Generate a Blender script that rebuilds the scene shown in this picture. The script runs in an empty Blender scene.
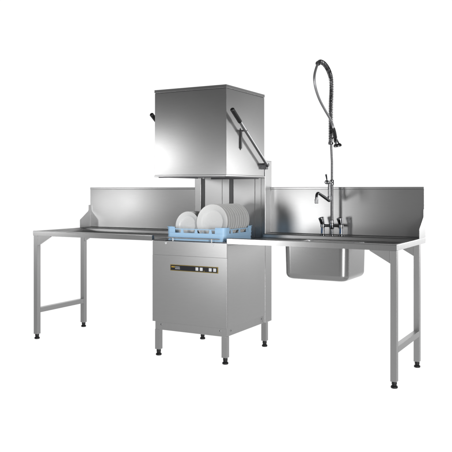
import bpy, bmesh, math, random
from mathutils import Vector, Matrix
random.seed(4)
S = bpy.context.scene
C = S.collection
R = math.radians

# ------------------------------------------------------------------ materials
def new_mat(name):
    m = bpy.data.materials.new(name); m.use_nodes = True
    return m, m.node_tree, m.node_tree.nodes['Principled BSDF']

def steel(name, col, rough, grain=(3, 3, 45), aniso=0.0, bump=0.003, var=0.05):
    """brushed stainless steel: faint grain in colour, gloss and relief"""
    m, nt, b = new_mat(name)
    L = nt.links
    tc = nt.nodes.new('ShaderNodeTexCoord')
    mp = nt.nodes.new('ShaderNodeMapping'); mp.inputs['Scale'].default_value = grain
    nz = nt.nodes.new('ShaderNodeTexNoise'); nz.inputs['Scale'].default_value = 6; nz.inputs['Detail'].default_value = 4
    L.new(tc.outputs['Object'], mp.inputs['Vector']); L.new(mp.outputs[0], nz.inputs['Vector'])
    n2 = nt.nodes.new('ShaderNodeTexNoise'); n2.inputs['Scale'].default_value = 2.2; n2.inputs['Detail'].default_value = 2
    L.new(tc.outputs['Object'], n2.inputs['Vector'])
    r = nt.nodes.new('ShaderNodeMapRange'); r.inputs['To Min'].default_value = rough - .03; r.inputs['To Max'].default_value = rough + .03
    L.new(n2.outputs[0], r.inputs['Value']); L.new(r.outputs[0], b.inputs['Roughness'])
    cr = nt.nodes.new('ShaderNodeMapRange'); cr.inputs['To Min'].default_value = col * (1 - var); cr.inputs['To Max'].default_value = col * (1 + var)
    L.new(nz.outputs[0], cr.inputs['Value'])
    cc = nt.nodes.new('ShaderNodeCombineColor')
    for i in range(3): L.new(cr.outputs[0], cc.inputs[i])
    L.new(cc.outputs[0], b.inputs['Base Color'])
    bp = nt.nodes.new('ShaderNodeBump'); bp.inputs['Strength'].default_value = bump; bp.inputs['Distance'].default_value = .002
    L.new(nz.outputs[0], bp.inputs['Height']); L.new(bp.outputs[0], b.inputs['Normal'])
    b.inputs['Metallic'].default_value = 1
    b.inputs['Anisotropic'].default_value = aniso
    return m

def plain(name, col, rough, metal=0, spec=.5, coat=0, sss=0, var=.04):
    m, nt, b = new_mat(name)
    nz = nt.nodes.new('ShaderNodeTexNoise'); nz.inputs['Scale'].default_value = 25; nz.inputs['Detail'].default_value = 3
    tc = nt.nodes.new('ShaderNodeTexCoord'); nt.links.new(tc.outputs['Object'], nz.inputs['Vector'])
    mx = nt.nodes.new('ShaderNodeMix'); mx.data_type = 'RGBA'
    mx.inputs[6].default_value = (*[c * (1 - var) for c in col], 1); mx.inputs[7].default_value = (*[min(1, c * (1 + var)) for c in col], 1)
    nt.links.new(nz.outputs[0], mx.inputs[0]); nt.links.new(mx.outputs[2], b.inputs['Base Color'])
    r = nt.nodes.new('ShaderNodeMapRange'); r.inputs['To Min'].default_value = max(.02, rough - .04); r.inputs['To Max'].default_value = rough + .04
    nt.links.new(nz.outputs[0], r.inputs['Value']); nt.links.new(r.outputs[0], b.inputs['Roughness'])
    b.inputs['Metallic'].default_value = metal
    b.inputs['Specular IOR Level'].default_value = spec
    b.inputs['Coat Weight'].default_value = coat
    return m

ST_HOOD = steel('hood_steel', .52, .31)
ST_BODY = steel('cabinet_steel', .58, .37)
ST_TABLE = steel('table_steel', .56, .30, grain=(45, 3, 3))
ST_SPLASH = steel('splashback_steel', .50, .31, grain=(3, 3, 45))
ST_LEG = steel('leg_steel', .56, .42, grain=(30, 30, 2), bump=0)
ST_SINK = steel('sink_steel', .42, .27, grain=(3, 3, 45), bump=0)
ST_INNER = steel('chamber_steel', .66, .38)
CHROME = plain('chrome', (.27, .274, .282), .14, metal=1)
RISER = plain('riser_steel', (.10, .10, .103), .25, metal=1)
ARMSTEEL = plain('arm_steel', (.72, .72, .73), .40, metal=1)
DARKSTEEL = plain('dark_steel', (.16, .16, .165), .32, metal=1)
BLACK = plain('black_plastic', (.012, .012, .013), .42)
HOSE = plain('grey_hose', (.36, .36, .37), .38, metal=.6)
BLUE = plain('pale_blue_plastic', (.46, .71, .95), .45, var=.03)
CHINA = plain('white_china', (.86, .86, .85), .28, var=.015)
GOLD = plain('gold_trim', (.34, .25, .06), .36, metal=.6)
GOLDINK = plain('gold_ink', (.62, .40, .04), .4)
PANEL = plain('panel_black', (.020, .021, .026), .25)
WHITE = plain('white_key', (.82, .83, .85), .35)
GREYINK = plain('grey_ink', (.36, .37, .39), .5)
SHADOWGAP = plain('gap_shade_black', (.025, .025, .027), .6)  # black standing in for shade in the cap seam and side slots
GAPGREY = plain('gap_shade_grey', (.12, .12, .122), .5)  # painted shade for the gaps between back panels
BLUEREFL = plain('blue_reflection', (.05, .16, .38), .35)  # colour of a painted blue reflection on the tap

# ------------------------------------------------------------------ mesh helpers
class MB:
    def __init__(s): s.bm = bmesh.new()
    def box(s, x0, x1, y0, y1, z0, z1, bev=0.0, seg=2):
        b = s.bm
        v = [b.verts.new((x, y, z)) for x in (x0, x1) for y in (y0, y1) for z in (z0, z1)]
        q = [(0, 1, 3, 2), (4, 6, 7, 5), (0, 4, 5, 1), (2, 3, 7, 6), (0, 2, 6, 4), (1, 5, 7, 3)]
        fs = [b.faces.new([v[i] for i in f]) for f in q]
        if bev:
            es = list({e for f in fs for e in f.edges})
            bmesh.ops.bevel(b, geom=es, offset=bev, segments=seg, affect='EDGES', profile=.5)
        return s
    def prism(s, pts, axis, a0, a1, bev=0.0):
        """polygon extruded along an axis; pts are the two other coordinates in x,y,z order"""
        b = s.bm
        def P(p, a):
            return {0: (a, p[0], p[1]), 1: (p[0], a, p[1]), 2: (p[0], p[1], a)}[axis]
        A = [b.verts.new(P(p, a0)) for p in pts]; B = [b.verts.new(P(p, a1)) for p in pts]
        fs = [b.faces.new(A), b.faces.new(B[::-1])]
        n = len(pts)
        for i in range(n): fs.append(b.faces.new([A[i], B[i], B[(i + 1) % n], A[(i + 1) % n]]))
        if bev:
            es = list({e for f in fs for e in f.edges})
            bmesh.ops.bevel(b, geom=es, offset=bev, segments=2, affect='EDGES', profile=.5)
        return s
    def tube(s, path, rad, seg=14, caps=True):
        b = s.bm
        path = [Vector(p) for p in path]; n = len(path)
        rads = rad if isinstance(rad, (list, tuple)) else [rad] * n
        t0 = (path[1] - path[0]).normalized()
        up = Vector((0, 0, 1)) if abs(t0.z) < .9 else Vector((1, 0, 0))
        u = t0.cross(up).normalized()
        rings = []
        for i, p in enumerate(path):
            t = (path[min(i + 1, n - 1)] - path[max(i - 1, 0)]).normalized()
            u = (u - t * u.dot(t)).normalized(); w = t.cross(u)
            rings.append([b.verts.new(p + (u * math.cos(2 * math.pi * k / seg) + w * math.sin(2 * math.pi * k / seg)) * rads[i]) for k in range(seg)])
        for i in range(n - 1):
            for k in range(seg):
                b.faces.new([rings[i][k], rings[i][(k + 1) % seg], rings[i + 1][(k + 1) % seg], rings[i + 1][k]])
        if caps:
            b.faces.new(rings[0][::-1]); b.faces.new(rings[-1])
        return s
    def lathe(s, prof, origin, axis=(0, 0, 1), seg=32, close=False):
        """prof: (radius, height) pairs turned round axis"""
        b = s.bm
        ax = Vector(axis).normalized(); o = Vector(origin)
        up = Vector((0, 0, 1)) if abs(ax.z) < .9 else Vector((1, 0, 0))
        u = ax.cross(up).normalized(); w = ax.cross(u)
        rings = []
        for r, h in prof:
            if r < 1e-6: rings.append([b.verts.new(o + ax * h)])
            else: rings.append([b.verts.new(o + ax * h + (u * math.cos(2 * math.pi * k / seg) + w * math.sin(2 * math.pi * k / seg)) * r) for k in range(seg)])
        pairs = list(zip(rings, rings[1:]))
        if close: pairs.append((rings[-1], rings[0]))
        for a, c in pairs:
            for k in range(seg):
                k2 = (k + 1) % seg
                if len(a) == 1 and len(c) == 1: continue
                if len(a) == 1: b.faces.new([a[0], c[k2], c[k]])
                elif len(c) == 1: b.faces.new([a[k], a[k2], c[0]])
                else: b.faces.new([a[k], a[k2], c[k2], c[k]])
        return s
    def build(s, name, m, parent=None, smooth=True):
        bmesh.ops.recalc_face_normals(s.bm, faces=s.bm.faces)
        me = bpy.data.meshes.new(name); s.bm.to_mesh(me); s.bm.free()
        o = bpy.data.objects.new(name, me); C.objects.link(o)
        me.materials.append(m)
        if smooth:
            for p in me.polygons: p.use_smooth = True
            try: me.set_sharp_from_angle(angle=R(35))
            except Exception: pass
        if smooth:
            w = o.modifiers.new('WeightedNormal', 'WEIGHTED_NORMAL'); w.keep_sharp = True; w.weight = 100
        if parent: put_under(o, parent)
        return o

def put_under(o, parent):
    o.parent = parent
    # keep the world position the mesh was drawn in
    o.matrix_parent_inverse = world_of(parent).inverted()

def world_of(o):
    m = Matrix.Translation(o.location) @ o.rotation_euler.to_matrix().to_4x4()
    if o.parent: m = world_of(o.parent) @ o.matrix_parent_inverse @ m
    return m

def empty(name, loc, label, cat, group=None):
    o = bpy.data.objects.new(name, None); C.objects.link(o)
    o.location = loc; o.empty_display_size = .1
    o['label'] = label; o['category'] = cat
    if group: o['group'] = group
    return o

def rrect(x0, x1, y0, y1, r, n=8):
    pts = []
    for cx, cy, a0 in ((x1 - r, y1 - r, 0), (x0 + r, y1 - r, 90), (x0 + r, y0 + r, 180), (x1 - r, y0 + r, 270)):
        for k in range(n + 1):
            a = R(a0 + 90 * k / n); pts.append((cx + r * math.cos(a), cy + r * math.sin(a)))
    return pts

def foot(x, y, z1, parent):
    MB().lathe([(0, 0), (.019, 0), (.022, .003), (.022, .011), (.0175, .016), (.0145, .019), (.0145, .024), (.0165, .026), (.0165, z1 - .001), (0, z1 - .001)], (x, y, 0), seg=24).build('foot', BLACK, parent)

def square_leg(x, y, z0, z1, parent, w=.04):
    l = MB().box(x - w / 2, x + w / 2, y - w / 2, y + w / 2, z0, z1, .0018, 2).build('leg', ST_LEG, parent)
    foot(x, y, z0, l)
    return l

# ------------------------------------------------------------------ key dimensions (metres)
BX0, BX1, BY0, BY1 = -3.009, -2.374, 4.308, 5.048       # machine
TZ, TB, REC = .899, .859, .868                          # table rim top / rim underside / sunken top
FY, SY = 4.304, 5.03                                    # table front, splashback face
LEDGE = 4.888

# ------------------------------------------------------------------ worktables
def worktable(x_in, x_out, label, sink=None, tap=False):
    """x_in: end against the machine, x_out: free end"""
    s = 1 if x_out > x_in else -1
    lo, hi = min(x_in, x_out), max(x_in, x_out)
    t = empty('worktable', ((lo + hi) / 2, 4.65, 0), label, 'worktable')
    w = .026
    # tabletop : sunken sheet, raised front and end rims, raised rear ledge
    m = MB()
    rin = lo if s > 0 else hi
    # front rim profile with rolled top edge, running along x
    prof = [(FY, TB), (FY, TZ - .006), (FY + .002, TZ - .002), (FY + .006, TZ), (FY + w - .006, TZ), (FY + w - .001, TZ - .004), (FY + w + .004, REC), (FY + w + .004, REC - .006), (FY + .004, REC - .006), (FY + .004, TB)]
    m.prism(prof, 0, lo, hi)
    xe = x_out
    eprof = [(xe, TB), (xe, TZ - .006), (xe - s * .002, TZ - .002), (xe - s * .006, TZ), (xe - s * (w - .006), TZ), (xe - s * (w - .001), TZ - .004), (xe - s * (w + .004), REC), (xe - s * (w + .004), REC - .006), (xe - s * .004, REC - .006), (xe - s * .004, TB)]
    m.prism(eprof, 1, FY + w + .0042, SY + .04)
    # ledge at the back
    m.prism([(LEDGE - .006, REC - .006), (LEDGE - .006, REC + .001), (LEDGE, REC + .004), (LEDGE + .003, TZ - .006), (LEDGE + .009, TZ - .001), (SY - .004, TZ - .001), (SY, TZ + .004), (SY + .03, TZ + .004), (SY + .03, REC - .006)], 0, lo + (.004 if s < 0 else 0), hi - (.004 if s > 0 else 0))
    # sunken sheet (with the basin opening left out)
    a0, a1 = lo + (.012 if s < 0 else 0), hi - (.012 if s > 0 else 0)
    y0, y1 = FY + .012, LEDGE
    if sink:
        sx0, sx1, sy0, sy1 = sink
        m.box(a0, sx0, y0, y1, REC - .004, REC); m.box(sx1, a1, y0, y1, REC - .004, REC)
        m.box(sx0, sx1, y0, sy0, REC - .004, REC); m.box(sx0, sx1, sy1, y1, REC - .004, REC)
    else:
        m.box(a0, a1, y0, y1, REC - .004, REC)
    m.build('tabletop', ST_TABLE, t)
    # splashback: folded sheet with a hemmed top edge and a boxed back
    x0, x1 = lo + (.003 if s < 0 else 0), hi - (.003 if s > 0 else 0)
    m = MB()
    m.prism([(SY, TZ + .003), (SY, 1.244), (SY - .0025, 1.247), (SY - .003, 1.257), (SY - .001, 1.260), (SY + .045, 1.260), (SY + .045, 1.225), (SY + .043, 1.225), (SY + .043, 1.256), (SY + .003, 1.256), (SY + .003, TZ + .003)], 0, x0, x1)
    m.box(xe - s * .005, xe - s * .002, SY + .002, SY + .0425, TB, 1.2565)
    m.build('splashback', ST_SPLASH, t)
    # small shaped upstand closing the ledge at the free end
    xa, xb = sorted((xe, xe - s * .003))
    MB().prism([(LEDGE, TZ - .004), (LEDGE, .964), (LEDGE + .003, .970), (5.004, 1.044), (5.008, 1.052), (5.008, 1.096), (5.012, 1.101), (SY - .0005, 1.101), (SY - .0005, TZ - .004)], 0, xa, xb, .0006).build('side_upstand', ST_SPLASH, t)
    lx = xe - s * .022
    for y in (4.329, 4.914):
        l = square_leg(lx, y, .042, TB - .0005, t)
        # triangular gusset welded beside the leg head
        g0 = lx - s * .0205
        MB().prism([(g0, TB - .001), (g0 - s * .135, TB - .001), (g0 - s * .135, TB - .006), (g0, TB - .083)], 1, y - .012, y + .006, .001).build('gusset', ST_LEG, t)
    MB().box(lx - .02 + .0005, lx + .02 - .0005, 4.3495, 4.8935, .218, .258, .002).build('side_rail', ST_LEG, t)
    # underside stiffener channel
    return t

SINK = (-1.99, -1.53, 4.415, 4.845)
left = worktable(-3.011, -4.212, 'plain stainless steel worktable with empty top and low splashback, no sink')
right = worktable(-2.372, -1.169, 'stainless steel worktable with a deep sink basin hanging under its top', sink=SINK)

# sink basin under the right table: rounded open tray with radiused floor
def basin(parent):
    x0, x1, y0, y1 = SINK
    z0, zt = .625, REC - .0045
    b = bmesh.new()
    def ring(inset, r, z): return [b.verts.new((p[0], p[1], z)) for p in rrect(x0 + inset, x1 - inset, y0 + inset, y1 - inset, r, 10)]
    outer = [ring(0, .055, zt), ring(0, .055, zt - .01)]
    for k in range(5):
        outer.append(ring(0.004 * (k + 1) / 5, .055, zt - .01 - (zt - .01 - z0 - .04) * (k + 1) / 5))
    for k in range(1, 9):
        a = R(90 * k / 8); outer.append(ring(.004 + .038 * (1 - math.cos(a)), max(.055 - .038 * (1 - math.cos(a)) * .6, .02), z0 + .04 - .04 * math.sin(a)))
    inner = []
    for k in range(8, -1, -1):
        a = R(90 * k / 8); inner.append(ring(.0055 + .0365 * (1 - math.cos(a)), max(.053 - .0365 * (1 - math.cos(a)) * .6, .02), z0 + .04 - .0385 * math.sin(a)))
    inner.append(ring(.0015, .0535, zt))
    rs = outer + inner
    for r0, r1 in zip(rs[:len(outer) - 1], rs[1:len(outer)]):
        for k in range(len(r0)): b.faces.new([r0[k], r0[(k + 1) % len(r0)], r1[(k + 1) % len(r0)], r1[k]])
    b.faces.new(outer[-1])
    for r0, r1 in zip(inner, inner[1:]):
        for k in range(len(r0)): b.faces.new([r0[k], r0[(k + 1) % len(r0)], r1[(k + 1) % len(r0)], r1[k]])
    b.faces.new(inner[0][::-1])
    n = len(outer[0])
    for k in range(n): b.faces.new([outer[0][k], inner[-1][k], inner[-1][(k + 1) % n], outer[0][(k + 1) % n]])
    m = MB(); m.bm.free(); m.bm = b
    o = m.build('sink_basin', ST_SINK, parent)
    MB().lathe([(0, .003), (.02, .003), (.034, .0045), (.038, .002), (.038, 0), (0, 0)], ((x0 + x1) / 2, (y0 + y1) / 2, z0 + .0025)).build('drain', CHROME, o)
    
    return o
basin(right)

# ------------------------------------------------------------------ hood dishwasher
dw = empty('hood_dishwasher', ((BX0 + BX1) / 2, 4.65, 0), 'tall stainless steel hood dishwasher with its hood raised above the blue rack', 'dishwasher')
# cabinet
m = MB()
m.box(BX0 + .002, BX1 - .002, BY0 + .0025, 4.925, .2605, .845, .001)
cab = m.build('cabinet', ST_BODY, dw)
# fold the top front corner over into a wash tank rim
m = MB()
m.box(BX0, BX1, BY0 + .0125, BY0 + .0222, .8452, .8602, .0015)
m.box(BX0, BX1, 4.900, 4.925, .845, .8605, .0015)
m.box(BX0, BX0 + .022, BY0 + .0225, 4.8995, .8452, .8605, .0015)
m.box(BX1 - .022, BX1, BY0 + .0225, 4.8995, .8452, .8605, .0015)
m.build('tank_rim', ST_BODY, dw)
MB().box(BX0 + .023, BX1 - .023, BY0 + .023, 4.899, .8455, .850).build('tank_strainer', DARKSTEEL, dw)
# front: fixed top strip and removable front cover below the seam
MB().box(BX0 + .0008, BX1, BY0 - .0008, BY0 + .012, .7568, .8602, .0012).build('upper_front', ST_BODY, dw)
cov = MB().box(BX0, BX1, BY0 - .001, BY0 + .012, .2590, .7558, .0010, 3).build('front_cover', ST_BODY, dw)
# side sheet, slightly proud
for x0, x1 in ((BX1 - .0015, BX1 + .0006), (BX0 - .0006, BX0 + .0015)):
    MB().box(x0, x1, BY0 + .0125, 4.926, .2592, .8446, .0006).build('side_panel', ST_BODY, dw)
# mounting clips under the front rim
for cx in (-2.888, -2.487):
    MB().prism([(cx - .009, .8525), (cx + .009, .8525), (cx + .004, .838), (cx - .004, .838)], 1, BY0 - .005, BY0 - .0008, .001).build('clip', WHITE, dw)
# control panel
cp = MB().box(-2.848, -2.444, BY0 - .0045, BY0 - .0012, .6455, .6903, .001).build('control_panel', GOLD, dw)
MB().box(-2.8435, -2.4485, BY0 - .0056, BY0 - .0046, .6500, .6860, .0004).build('panel_face', PANEL, cp)
for cx in (-2.617, -2.5805, -2.506, -2.4695):
    MB().box(cx - .0115, cx + .0115, BY0 - .0085, BY0 - .0054, .6565, .6805, .0022, 3).build('button', WHITE, cp)
MB().lathe([(0, 0), (.0032, 0), (.0032, .002), (0, .0026)], (-2.5565, BY0 - .0055, .6565), (0, -1, 0), 16).build('indicator', GOLD, cp)
MB().box(-2.549, -2.530, BY0 - .0062, BY0 - .0055, .6575, .6795, .0002).build('display', plain('display_glass', (.035, .035, .035), .15), cp)
# maker's mark: small gold letters with two rows of grey letters, too small to read
m = MB(); x = -2.8365
for wd in (.0058, .0066, .0058, .0062):
    m.box(x, x + wd, BY0 - .0064, BY0 - .0055, .6695, .6785); x += wd + .0016
m.build('gold_lettering', GOLDINK, cp)
m = MB(); x = -2.804
for wd in (.006, .005, .0068, .0055, .006, .004):
    m.box(x, x + wd, BY0 - .0064, BY0 - .0055, .6700, .6780); x += wd + .0014
x = -2.804
for wd in (.005, .0062, .005, .0068, .005, .006):
    m.box(x, x + wd, BY0 - .0064, BY0 - .0055, .6580, .6665); x += wd + .0014
m.build('grey_lettering', GREYINK, cp)
# plinth frame, screws, legs
pf = MB()
px0, px1, py0, py1 = BX0 + .016, BX1 - .013, BY0 + .013, 5.040
pf.box(px0, px1, py0, py0 + .004, .197, .2588, .001); pf.box(px0, px1, py1 - .004, py1, .197, .2588, .001)
pf.box(px0, px0 + .004, py0 + .0045, py1 - .0045, .1972, .2586, .001); pf.box(px1 - .004, px1, py0 + .0045, py1 - .0045, .1972, .2586, .001)
pf.box(px0 + .005, px1 - .005, py0 + .005, py1 - .005, .250, .2585)
pf = pf.build('plinth_frame', ST_LEG, dw)
m = []
for p, ax in (((-2.941, py0, .236), (0, -1, 0)), ((-2.436, py0, .236), (0, -1, 0)), ((px1, 4.391, .231), (1, 0, 0)), ((px1, 4.888, .234), (1, 0, 0))):
    MB().lathe([(0, .003), (.0035, .003), (.006, .0012), (.0065, 0)], p, ax, 18).build('screw', CHROME, pf)
for x in (-2.977, -2.406):
    for y in (4.343, 4.985):
        l = MB().box(x - .0205, x + .0205, y - .0205, y + .0205, .047, .1965, .0018, 2).build('leg', ST_LEG, dw)
        foot(x, y, .047, l)
# rear housing: back panels and the two lift columns
m = MB()
m.box(BX0 + .006, BX1 - .006, 4.953, BY1 - .002, .2595, 1.40, .002)
m.build('rear_housing', ST_BODY, dw)
for x0, x1 in ((BX0 - .012, -2.962), (-2.412, BX1)):
    MB().box(x0, x1, 4.931, BY1, .1978, 1.468, .004, 3).build('lift_column', ST_BODY, dw)
for x0, x1 in ((-2.925, -2.7645), (-2.7625, -2.698), (-2.660, -2.468), (-2.466, -2.413)):
    MB().box(x0, x1, 4.934, 4.9525, .861, 1.398, .003, 2).build('back_panel', ST_INNER, dw)
for x0, x1 in ((-2.9615, -2.9255), (-2.6975, -2.6605)):
    MB().box(x0, x1, 4.944, 4.9527, .8612, 1.397).build('gap_shade_strip', GAPGREY, dw)  # dark strips added so the panel gaps look shaded
# guide rod in front of the rack on two short posts
m = MB().tube([(-2.888, 4.319, .886), (-2.44, 4.319, .886)], .0042, 12)
for x in (-2.835, -2.505): m.tube([(x, 4.319, .861), (x, 4.319, .886)], .0042, 12)
m.build('guide_rod', ST_TABLE, dw)
# track rails under the rack
for y in (4.352, 4.772): MB().box(BX0 + .03, BX1 - .02, y - .012, y + .012, .8505, .8655, .001).build('rack_track', DARKSTEEL, dw)
# raised hood: four walls, cap, hem
HX0, HX1, HY0, HY1, HZ0, HZ1 = -2.988, -2.380, 4.308, 4.925, 1.335, 1.983
m = MB()
zt = 1.9575
m.box(HX0, HX1, HY0, HY0 + .0025, HZ0 + .0125, zt, .0011)
m.box(HX0, HX1, HY1 - .0025, HY1, HZ0 + .0125, zt, .0011)
m.box(HX0 - .0004, HX0 + .002, HY0 + .003, HY1 - .003, HZ0 + .0127, zt, .0006)
m.box(HX1 - .002, HX1 + .0004, HY0 + .003, HY1 - .003, HZ0 + .0127, zt, .0006)
hood = m.build('hood', ST_HOOD, dw)
m = MB()
m.box(HX0 - .0025, HX1 + .0025, HY0 - .0025, HY1 + .0025, zt + .0032, HZ1, .0012, 2)
cap = m.build('hood_cap', ST_HOOD, hood)
MB().box(HX0 + .003, HX1 - .003, HY0 + .003, HY1 - .003, zt - .004, zt + .0032).build('cap_seam_shade', SHADOWGAP, cap)  # black filler paints the shade in the seam under the cap
m = MB()
m.box(HX0 - .004, HX1 + .004, HY0 - .004, HY0 + .004, HZ0, HZ0 + .0122, .002, 3)
m.box(HX0 - .004, HX1 + .004, HY1 - .004, HY1 + .001, HZ0, HZ0 + .0122, .002, 3)
m.box(HX0 - .004, HX0 + .004, HY0 + .0045, HY1 - .0045, HZ0 + .0002, HZ0 + .012, .002, 3)
m.box(HX1 - .004, HX1 + .004, HY0 + .0045, HY1 - .0045, HZ0 + .0002, HZ0 + .012, .002, 3)
m.build('hood_hem', ST_HOOD, hood)
m = MB()
m.box(HX0 + .02, HX1 - .02, HY0 + .02, HY0 + .024, HZ0 - .007, HZ0 + .03, .001)
m.box(HX0 + .16, HX1 - .02, HY1 - .06, HY1 - .056, HZ0 - .012, HZ0 + .03, .001)
m.box(HX0 + .02, HX0 + .024, HY0 + .03, HY1 - .03, HZ0 - .004, HZ0 + .03, .001)
m.box(HX1 - .024, HX1 - .02, HY0 + .03, HY1 - .03, HZ0 - .004, HZ0 + .03, .001)
m.build('inner_hood_rim', DARKSTEEL, hood)
MB().lathe([(0, 0), (.011, 0), (.012, -.006), (.008, -.013), (0, -.014)], (-2.60, HY0 + .06, HZ0 - .003)).build('hood_buffer', ST_LEG, hood)
# slot and link on the hood's side, both sides
for xs, sg in ((HX1 + .0006, 1), (HX0 - .0006, -1)):
    a, b = sorted((xs, xs + sg * .0014))
    MB().prism(rrect(4.514, 4.530, 1.529, 1.690, .0078, 6), 0, a, b, .0003).build('slot', SHADOWGAP, hood)  # slot's dark depth painted as a flat black plate
# lift handle: an arm each side, gripped at the front, pivoting on the columns
def arm(xa, sg):
    p0, p1, pg = Vector((xa, 4.885, 1.432)), Vector((xa, 4.312, 1.8075)), None
    d = (p1 - p0).normalized()
    a = MB()
    g0 = p1 - d * .150
    a.tube([p0 - d * .012, p0 + d * .02, g0 + d * .01], .0118, 20)
    o = a.build('lift_arm', ARMSTEEL, dw)
    prof = []
    L = .150
    prof = [(0, 0), (.0105, 0), (.0145, .003)]
    for k in range(13):
        h = .008 + k * .0098
        prof += [(.0158, h), (.0158, h + .0062), (.0143, h + .0076), (.0143, h + .0090)]
    prof += [(.0158, L - .014), (.0160, L - .006), (.0120, L - .001), (0, L)]
    MB().lathe(prof, g0, d, 22).build('grip', BLACK, o)
    # pivot block on the column
    q = MB()
    a0, b0 = sorted((xa - sg * .048, xa + sg * .012))
    q.tube([(a0, p0.y, p0.z), (b0, p0.y, p0.z)], .0135, 20)
    q.box(a0 + .002, b0 - .014, p0.y - .012, p0.y + .022, p0.z - .034, p0.z - .004, .003)
    q.build('pivot', DARKSTEEL, o)
    # link pin that rides in the slot
    t = p0 + d * ((4.521 - 4.885) / d.y)
    q = MB(); a0, b0 = sorted((xa - sg * .038, xa + sg * .012))
    q.tube([(a0, t.y, t.z), (b0, t.y, t.z)], .006, 16)
    q.prism(rrect(t.y - .0065, t.y + .0065, 1.540, t.z + .007, .006, 5), 0, *sorted((xa - sg * .036, xa - sg * .031)), .0008)
    q.build('link', DARKSTEEL, o)
arm(-2.336, 1)
arm(-3.024, -1)

# trays that bridge table tops and tank rim (belong to the machine)
m = MB()
m.box(BX0 + .0005, -2.893, BY0 + .001, LEDGE, .8612, .8672, .001)
m.build('slide_plate', DARKSTEEL, dw)

# ------------------------------------------------------------------ dish rack
RX0, RX1, RY0, RY1 = -2.905, -2.410, 4.335, 4.788
RB, RT = .8665, .958
rack = empty('dish_rack', ((RX0 + RX1) / 2, (RY0 + RY1) / 2, RB), 'pale blue plastic dish rack full of plates on the open dishwasher', 'dish rack')
def ringwall(m, o, r, th, z0, z1):
    """closed rounded-rectangle band; o = outward offset"""
    A = rrect(RX0 - o, RX1 + o, RY0 - o, RY1 + o, r, 8); B = rrect(RX0 - o + th, RX1 + o - th, RY0 - o + th, RY1 + o - th, max(r - th, .006), 8)
    b = m.bm; n = len(A)
    a0 = [b.verts.new((*p, z0)) for p in A]; a1 = [b.verts.new((*p, z1)) for p in A]
    b0 = [b.verts.new((*p, z0)) for p in B]; b1 = [b.verts.new((*p, z1)) for p in B]
    for k in range(n):
        j = (k + 1) % n
        b.faces.new([a0[k], a0[j], a1[j], a1[k]]); b.faces.new([b0[k], b1[k], b1[j], b0[j]])
        b.faces.new([a1[k], a1[j], b1[j], b1[k]]); b.faces.new([a0[k], b0[k], b0[j], a0[j]])
m = MB()
ringwall(m, -.004, .034, .004, RB, .892)
ringwall(m, .002, .040, .009, .892, .896)
ringwall(m, -.001, .037, .004, .896, .919)
ringwall(m, .003, .041, .010, .919, .9235)
ringwall(m, .003, .041, .009, .948, .9545)
# struts with flared feet between the two bands
def strut_x(x, y0, y1): m.prism([(x - .013, .923), (x + .013, .923), (x + .007, .948), (x - .007, .948)], 1, y0, y1)
def strut_y(y, x0, x1): m.prism([(y - .013, .923), (y + .013, .923), (y + .007, .948), (y - .007, .948)], 0, x0, x1)
for x in (-2.765, -2.645, -2.525):
    strut_x(x, RY0 - .001, RY0 + .004); strut_x(x, RY1 - .004, RY1 + .001)
for y in (4.448, 4.568, 4.688):
    strut_y(y, RX0 - .001, RX0 + .004); strut_y(y, RX1 - .004, RX1 + .001)
# solid corners, standing a little above the rail with a small turned-out lip
for sx, sy in ((0, 0), (1, 0), (0, 1), (1, 1)):
    def corner(off, th, z0, z1, ln, r=.037):
        A, B = [], []
        for k in range(9):
            a = R(90 * k / 8)
            for lst, rr in ((A, r + off), (B, r + off - th)): lst.append((r - rr * math.cos(a), r - rr * math.sin(a)))
        A = [(-off, r + ln)] + A + [(r + ln, -off)]; B = [(th - off, r + ln)] + B + [(r + ln, th - off)]
        poly = A + B[::-1]
        P = [((RX0 + p[0]) if sx == 0 else (RX1 - p[0]), (RY0 + p[1]) if sy == 0 else (RY1 - p[1])) for p in poly]
        m.prism(P, 2, z0, z1)
    corner(-.0005, .005, .923, .962, .040)
    corner(.0065, .013, .962, .9675, .034)
walls = m.build('rack_wall', BLUE, rack)
m = MB()
for k in range(13):
    x = RX0 + .02 + k * (RX1 - RX0 - .04) / 12
    m.box(x - .003, x + .003, RY0 + .006, RY1 - .006, RB + .0005, RB + .0065)
for k in range(13):
    y = RY0 + .02 + k * (RY1 - RY0 - .04) / 12
    m.box(RX0 + .006, RX1 - .006, y - .003, y + .003, RB + .001, RB + .006)
m.build('rack_floor', BLUE, rack)
m = MB()
for xs in (-2.83, -2.70, -2.62, -2.47):
    for k in range(12):
        y = 4.378 + k * .034
        m.tube([(xs, y, RB + .005), (xs, y + .004, RB + .04), (xs, y + .007, RB + .062)], [.0042, .0036, .0022], 8)
o = m.build('peg', BLUE, rack); o['kind'] = 'stuff'

# ------------------------------------------------------------------ plates
def plate_mesh(rad, seg=72):
    r = rad
    top = [(0, .0035), (r * .60, .0035), (r * .655, .0048), (r * .71, .0105), (r * .745, .0138), (r * .97, .0195), (r * .99, .0203), (r, .0195)]
    bot = [(r * .995, .0178), (r * .97, .0163), (r * .75, .0105), (r * .70, .0065), (r * .655, .0005), (r * .60, -.0015), (r * .575, -.0015), (r * .565, .0003), (0, .0003)]
    m = MB(); m.lathe(top + bot, (0, 0, 0), (0, 0, 1), seg)
    bmesh.ops.recalc_face_normals(m.bm, faces=m.bm.faces)
    me = bpy.data.meshes.new('plate'); m.bm.to_mesh(me); m.bm.free(); me.materials.append(CHINA)
    for p in me.polygons: p.use_smooth = True
    me.set_sharp_from_angle(angle=R(50))
    return me
big, small = plate_mesh(.130), plate_mesh(.102)
ORD = ['front', 'second', 'third', 'fourth', 'fifth', 'sixth', 'seventh', 'eighth', 'ninth', 'tenth', 'last']
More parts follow.
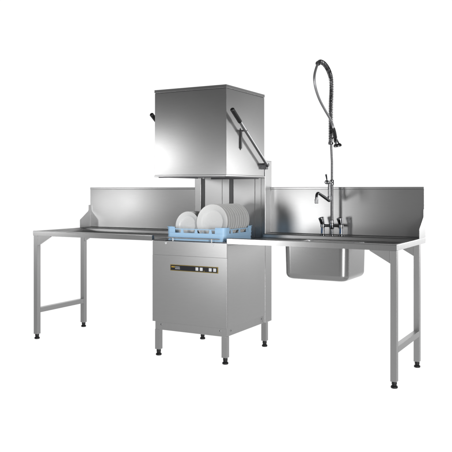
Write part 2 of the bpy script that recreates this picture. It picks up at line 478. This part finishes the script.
def set_plate(me, x, y, tilt, rad, yaw, name, label, cat, group):
    o = bpy.data.objects.new(name, me); C.objects.link(o)
    o.location = (x, y, RB + .0075 + rad * math.cos(tilt)); o.rotation_euler = (R(90) - tilt, R(random.uniform(-3, 3)), yaw)
    o['label'] = label; o['category'] = cat; o['group'] = group
for k in range(11):
    y = 4.410 + k * .0340
    if k == 0: lb = 'big white dinner plate at the very front of the long row, its whole face showing'
    elif k == 10: lb = 'last white dinner plate of the long row, nearest the steel back wall'
    else: lb = f'{ORD[k]} white dinner plate from the front of the long row in the blue rack'
    set_plate(big, -2.543 + random.uniform(-.0012, .0012), y, R(6 + random.uniform(-.5, .5)), .130, R(random.uniform(-1, 1)), 'dinner_plate', lb, 'plate', 'dinner plates in the long row')
for k in range(4):
    y = 4.412 + k * .034
    lb = 'small white plate alone in view beside the big front plate, tilted, whole face showing' if k == 0 else f'{ORD[k]} small white side plate from the front of the short row, mostly hidden'
    set_plate(small, -2.757 + k * .004, y, R(8), .102, R(0), 'side_plate', lb, 'plate', 'small plates in the short row')

# ------------------------------------------------------------------ pre-rinse spray tap
TX, TY, LZ = -1.832, 4.951, TZ - .001
tap = empty('spray_tap', (TX, TY, LZ), 'chrome sink tap with a tall riser, coiled spring hose and hanging spray head', 'tap')
m = MB()
for dx in (-.072, .072):
    m.lathe([(0, 0), (.024, 0), (.024, .005), (.0165, .008), (.0145, .012), (.0145, .058), (.0175, .062), (.0175, .082), (.0135, .086), (0, .087)], (TX + dx, TY, LZ), seg=28)
m.tube([(TX - .072, TY, LZ + .073), (TX + .072, TY, LZ + .073)], .0105, 18)
m.lathe([(0, .048), (.013, .048), (.018, .056), (.018, .090), (.0145, .094), (.0145, .112), (.0115, .116), (0, .117)], (TX, TY, LZ), seg=28)
m.lathe([(0, 0), (.018, 0), (.018, .004), (.009, .008), (.009, .050)], (TX, TY, LZ), seg=24)
m.build('mixer_bridge', CHROME, tap)
for dx in (-.072, .072):
    o = Vector((TX + dx, TY, LZ + .080)); ax = Vector((-.22, -.12, 1)).normalized()
    h = MB().lathe([(0, 0), (.0135, 0), (.0165, .006), (.0195, .036), (.0215, .050), (.0195, .055), (.012, .0575), (0, .058)], o, ax, 28).build('tap_handle', CHROME, tap)
    MB().box(TX + dx - .0045, TX + dx + .0015, TY - .0172, TY - .0142, LZ + .016, LZ + .056, .001).build('reflection_patch', BLUEREFL, h)  # blue reflection on the pillar, painted as a small plate
MB().tube([(TX, TY, LZ + .112), (TX, TY, 1.30)], .0105, 18).build('lower_riser', RISER, tap)
MB().tube([(TX, TY, 1.29), (TX, TY, 1.45), (TX, 4.928, 1.61)], .0082, 16).build('riser_pipe', RISER, tap)
m = MB()
m.lathe([(0, -.02), (.013, -.02), (.0165, -.014), (.0165, .014), (.013, .02), (0, .02)], (TX, TY, 1.294), seg=24)
m.tube([(TX, TY, 1.294), (TX, 4.905, 1.294), (TX, 4.874, 1.294), (TX, 4.842, 1.296)], [.011, .011, .014, .0135], 18)
m.lathe([(0, -.016), (.014, -.012), (.0165, 0), (.013, .012), (0, .016)], (TX, 4.846, 1.296), (0, 1, .1), 22)
val = m.build('spout_valve', CHROME, tap)
MB().tube([(TX, 4.850, 1.300), (TX, 4.842, 1.325), (TX, 4.829, 1.352)], [.0045, .0055, .0075], 14).build('valve_lever', CHROME, val)
def smooth(pts, n=8):
    P = [Vector(p) for p in pts]; P = [2 * P[0] - P[1]] + P + [2 * P[-1] - P[-2]]; out = []
    for i in range(1, len(P) - 2):
        for k in range(n):
            t = k / n; a, b, c, d = P[i - 1], P[i], P[i + 1], P[i + 2]
            out.append(.5 * ((2 * b) + (c - a) * t + (2 * a - 5 * b + 4 * c - d) * t * t + (3 * b - a - 3 * c + d) * t ** 3))
    out.append(P[-2]); return out
m = MB()
m.tube(smooth([(TX, 4.896, 1.294), (TX, 4.896, 1.24), (TX, 4.896, 1.178)]), .0105, 18)
m.lathe([(0, -.016), (.0135, -.016), (.0145, -.010), (.0145, .010), (.0135, .016), (0, .016)], (TX, 4.896, 1.176), seg=22)
m.tube([(TX, 4.893, 1.160), (TX, 4.873, 1.164), (TX, 4.690, 1.213)], [.012, .0115, .0105], 18)
m.tube(smooth([(TX, 4.700, 1.2105), (TX, 4.672, 1.2165), (TX, 4.650, 1.208), (TX, 4.642, 1.188), (TX, 4.640, 1.165)]), .0105, 18)
sp = m.build('spout', CHROME, tap)
MB().lathe([(0, 0), (.0105, 0), (.0128, .003), (.0128, .022), (.0135, .024), (.0135, .030), (0, .031)], (TX, 4.640, 1.142), seg=24).build('spout_nozzle', CHROME, sp)
# spring and hoses
sp_path = smooth([(TX, 4.926, 1.590), (TX, 4.927, 1.68), (TX, 4.928, 1.759), (TX, 4.931, 1.878), (TX, 4.943, 1.994), (TX, 4.926, 2.073), (TX, 4.875, 2.123), (TX, 4.800, 2.153), (TX, 4.722, 2.158), (TX, 4.676, 2.142)], 24)
def helix(path, r, pitch, steps=14):
    ds = [0]
    for a, b in zip(path, path[1:]): ds.append(ds[-1] + (b - a).length)
    tot = ds[-1]; n = int(tot / pitch * steps); out = []; i = 0; X = Vector((1, 0, 0))
    for k in range(n + 1):
        s = tot * k / n
        while i < len(ds) - 2 and ds[i + 1] < s: i += 1
        f = (s - ds[i]) / max(ds[i + 1] - ds[i], 1e-9); p = path[i].lerp(path[i + 1], f)
        t = (path[i + 1] - path[i]).normalized(); w = t.cross(X).normalized(); a = 2 * math.pi * s / pitch
        out.append(p + (X * math.cos(a) + w * math.sin(a)) * r)
    return out
MB().tube(helix(sp_path, .0148, .0124), .0030, 8).build('spring_coil', DARKSTEEL, tap)
MB().tube(sp_path, .0095, 12).build('inner_hose', DARKSTEEL, tap)
MB().lathe([(0, -.014), (.0165, -.014), (.0175, -.01), (.0175, .01), (.0165, .014), (0, .014)], sp_path[-1], sp_path[-1] - sp_path[-3], 24).build('hose_collar', BLACK, tap)
MB().lathe([(0, 0), (.0155, 0), (.0185, .004), (.0185, .016), (.0145, .019), (0, .019)], (TX, 4.926, 1.576), seg=24).build('spring_socket', DARKSTEEL, tap)
hose = smooth([sp_path[-1], (TX, 4.644, 2.113), (TX, 4.608, 2.06), (TX + .002, 4.594, 2.012), (TX + .005, 4.613, 1.952), (TX + .010, 4.672, 1.882), (TX + .018, 4.762, 1.814), (TX + .026, 4.845, 1.758), (-1.802, 4.882, 1.722), (-1.800, 4.892, 1.690)], 10)
MB().tube(hose, .0088, 14).build('spray_hose', HOSE, tap)
h0, h1, h2 = Vector((-1.800, 4.888, 1.696)), Vector((-1.798, 4.934, 1.626)), Vector((-1.797, 4.956, 1.597))
sg = MB().tube([h0, h0.lerp(h1, .12), h0.lerp(h1, .5), h1], [.011, .0145, .0155, .0135], 18).build('spray_handle', BLACK, tap)
MB().tube([h1, h1.lerp(h2, .5), h2, h2 + Vector((.002, .004, -.012))], [.0125, .0125, .015, .017], 18).build('spray_neck', CHROME, sg)
ax = Vector((.10, .22, -1)).normalized()
MB().lathe([(0, -.006), (.014, -.004), (.024, .003), (.030, .010), (.031, .020), (.028, .024), (.024, .022), (0, .021)], h2 + Vector((.002, .008, -.012)), ax, 30).build('spray_head', DARKSTEEL, sg)
MB().tube([h0.lerp(h1, .35) + Vector((0, -.016, -.006)), h0.lerp(h1, .75) + Vector((0, -.022, -.016)), h1 + Vector((0, -.022, -.036))], [.004, .0045, .004], 12).build('trigger', BLACK, sg)
# hook that holds the spray on the riser
MB().tube(smooth([(TX, 4.934, 1.615), (TX + .016, 4.925, 1.622), (-1.802, 4.905, 1.634), (-1.799, 4.912, 1.650)]), .0035, 10).build('spray_hook', CHROME, tap)

# ------------------------------------------------------------------ world: a white studio sweep, dimmer behind the camera
W = bpy.data.worlds.new('World'); S.world = W; W.use_nodes = True
nt = W.node_tree; N = nt.nodes; L = nt.links
bg = N['Background']
tc = N.new('ShaderNodeTexCoord')
def vdot(vec):
    d = N.new('ShaderNodeVectorMath'); d.operation = 'DOT_PRODUCT'; d.inputs[1].default_value = vec
    L.new(tc.outputs['Generated'], d.inputs[0]); return d.outputs['Value']
def ramp(sock, a, b, lo, hi):
    r = N.new('ShaderNodeMapRange'); r.interpolation_type = 'SMOOTHSTEP'
    for k, v in (('From Min', a), ('From Max', b), ('To Min', lo), ('To Max', hi)): r.inputs[k].default_value = v
    L.new(sock, r.inputs['Value']); return r.outputs['Result']
def mx(op, a, b):
    n = N.new('ShaderNodeMath'); n.operation = op
    for i, v in enumerate((a, b)):
        if isinstance(v, (int, float)): n.inputs[i].default_value = v
        else: L.new(v, n.inputs[i])
    return n.outputs[0]
fwd = vdot((-.4838, .8752, 0)); up = vdot((0, 0, 1))
front = ramp(fwd, .56, .74, 0.0, 1.04)                               # lit white backdrop
floor = ramp(up, -.22, -.03, .55, 0.0)                               # floor spreading towards the camera
roomdark = ramp(up, -.05, .50, .115, .045)                             # unlit room behind the camera
val = mx('MAXIMUM', mx('MAXIMUM', front, floor), roomdark)
cc = N.new('ShaderNodeCombineColor')
for i in range(3): L.new(val, cc.inputs[i])
L.new(cc.outputs[0], bg.inputs['Color']); bg.inputs['Strength'].default_value = 1.0

# ------------------------------------------------------------------ studio lamps
def lamp(name, loc, target, power, size, tall=None):
    l = bpy.data.lights.new(name, 'AREA'); l.shape = 'RECTANGLE' if tall else 'DISK'; l.size = size; l.energy = power
    if tall: l.size_y = tall
    o = bpy.data.objects.new(name, l); C.objects.link(o); o.location = loc
    o.rotation_euler = (Vector(target) - Vector(loc)).to_track_quat('-Z', 'Y').to_euler()
    return o
lamp('key_lamp', (-4.04, 2.8, 1.54), (-2.8, 4.4, 1.45), 2.9, .34)
lamp('table_lamp', (-5.85, 2.4, 1.08), (-3.7, 5.0, 1.05), 5.0, .30)
lamp('sink_lamp', (-3.2, 2.3, .93), (-1.9, 5.0, 1.0), 7.4, .4, .6)
lamp('rim_lamp', (.6, 8.5, 1.30), (-2.0, 4.7, 1.2), 26, .5, 1.2)
lamp('fill_lamp', (2.4, .8, 1.25), (-2.4, 4.5, 1.0), 230, .9, 2.4)  # unseen fill added to brighten the plates

# ------------------------------------------------------------------ camera
cam = bpy.data.cameras.new('Camera'); co = bpy.data.objects.new('Camera', cam); C.objects.link(co)
cam.sensor_width = 36; cam.lens = 698.3 / 452 * 36
cam.shift_y = -(226 - 190.25) / 452
cam.clip_end = 200
co.location = (0, 0, 1.236); co.rotation_euler = (R(90), 0, R(28.93))
S.camera = co
S.view_settings.view_transform = 'Standard'; S.view_settings.look = 'None'
S.view_settings.exposure = 0; S.view_settings.gamma = 1
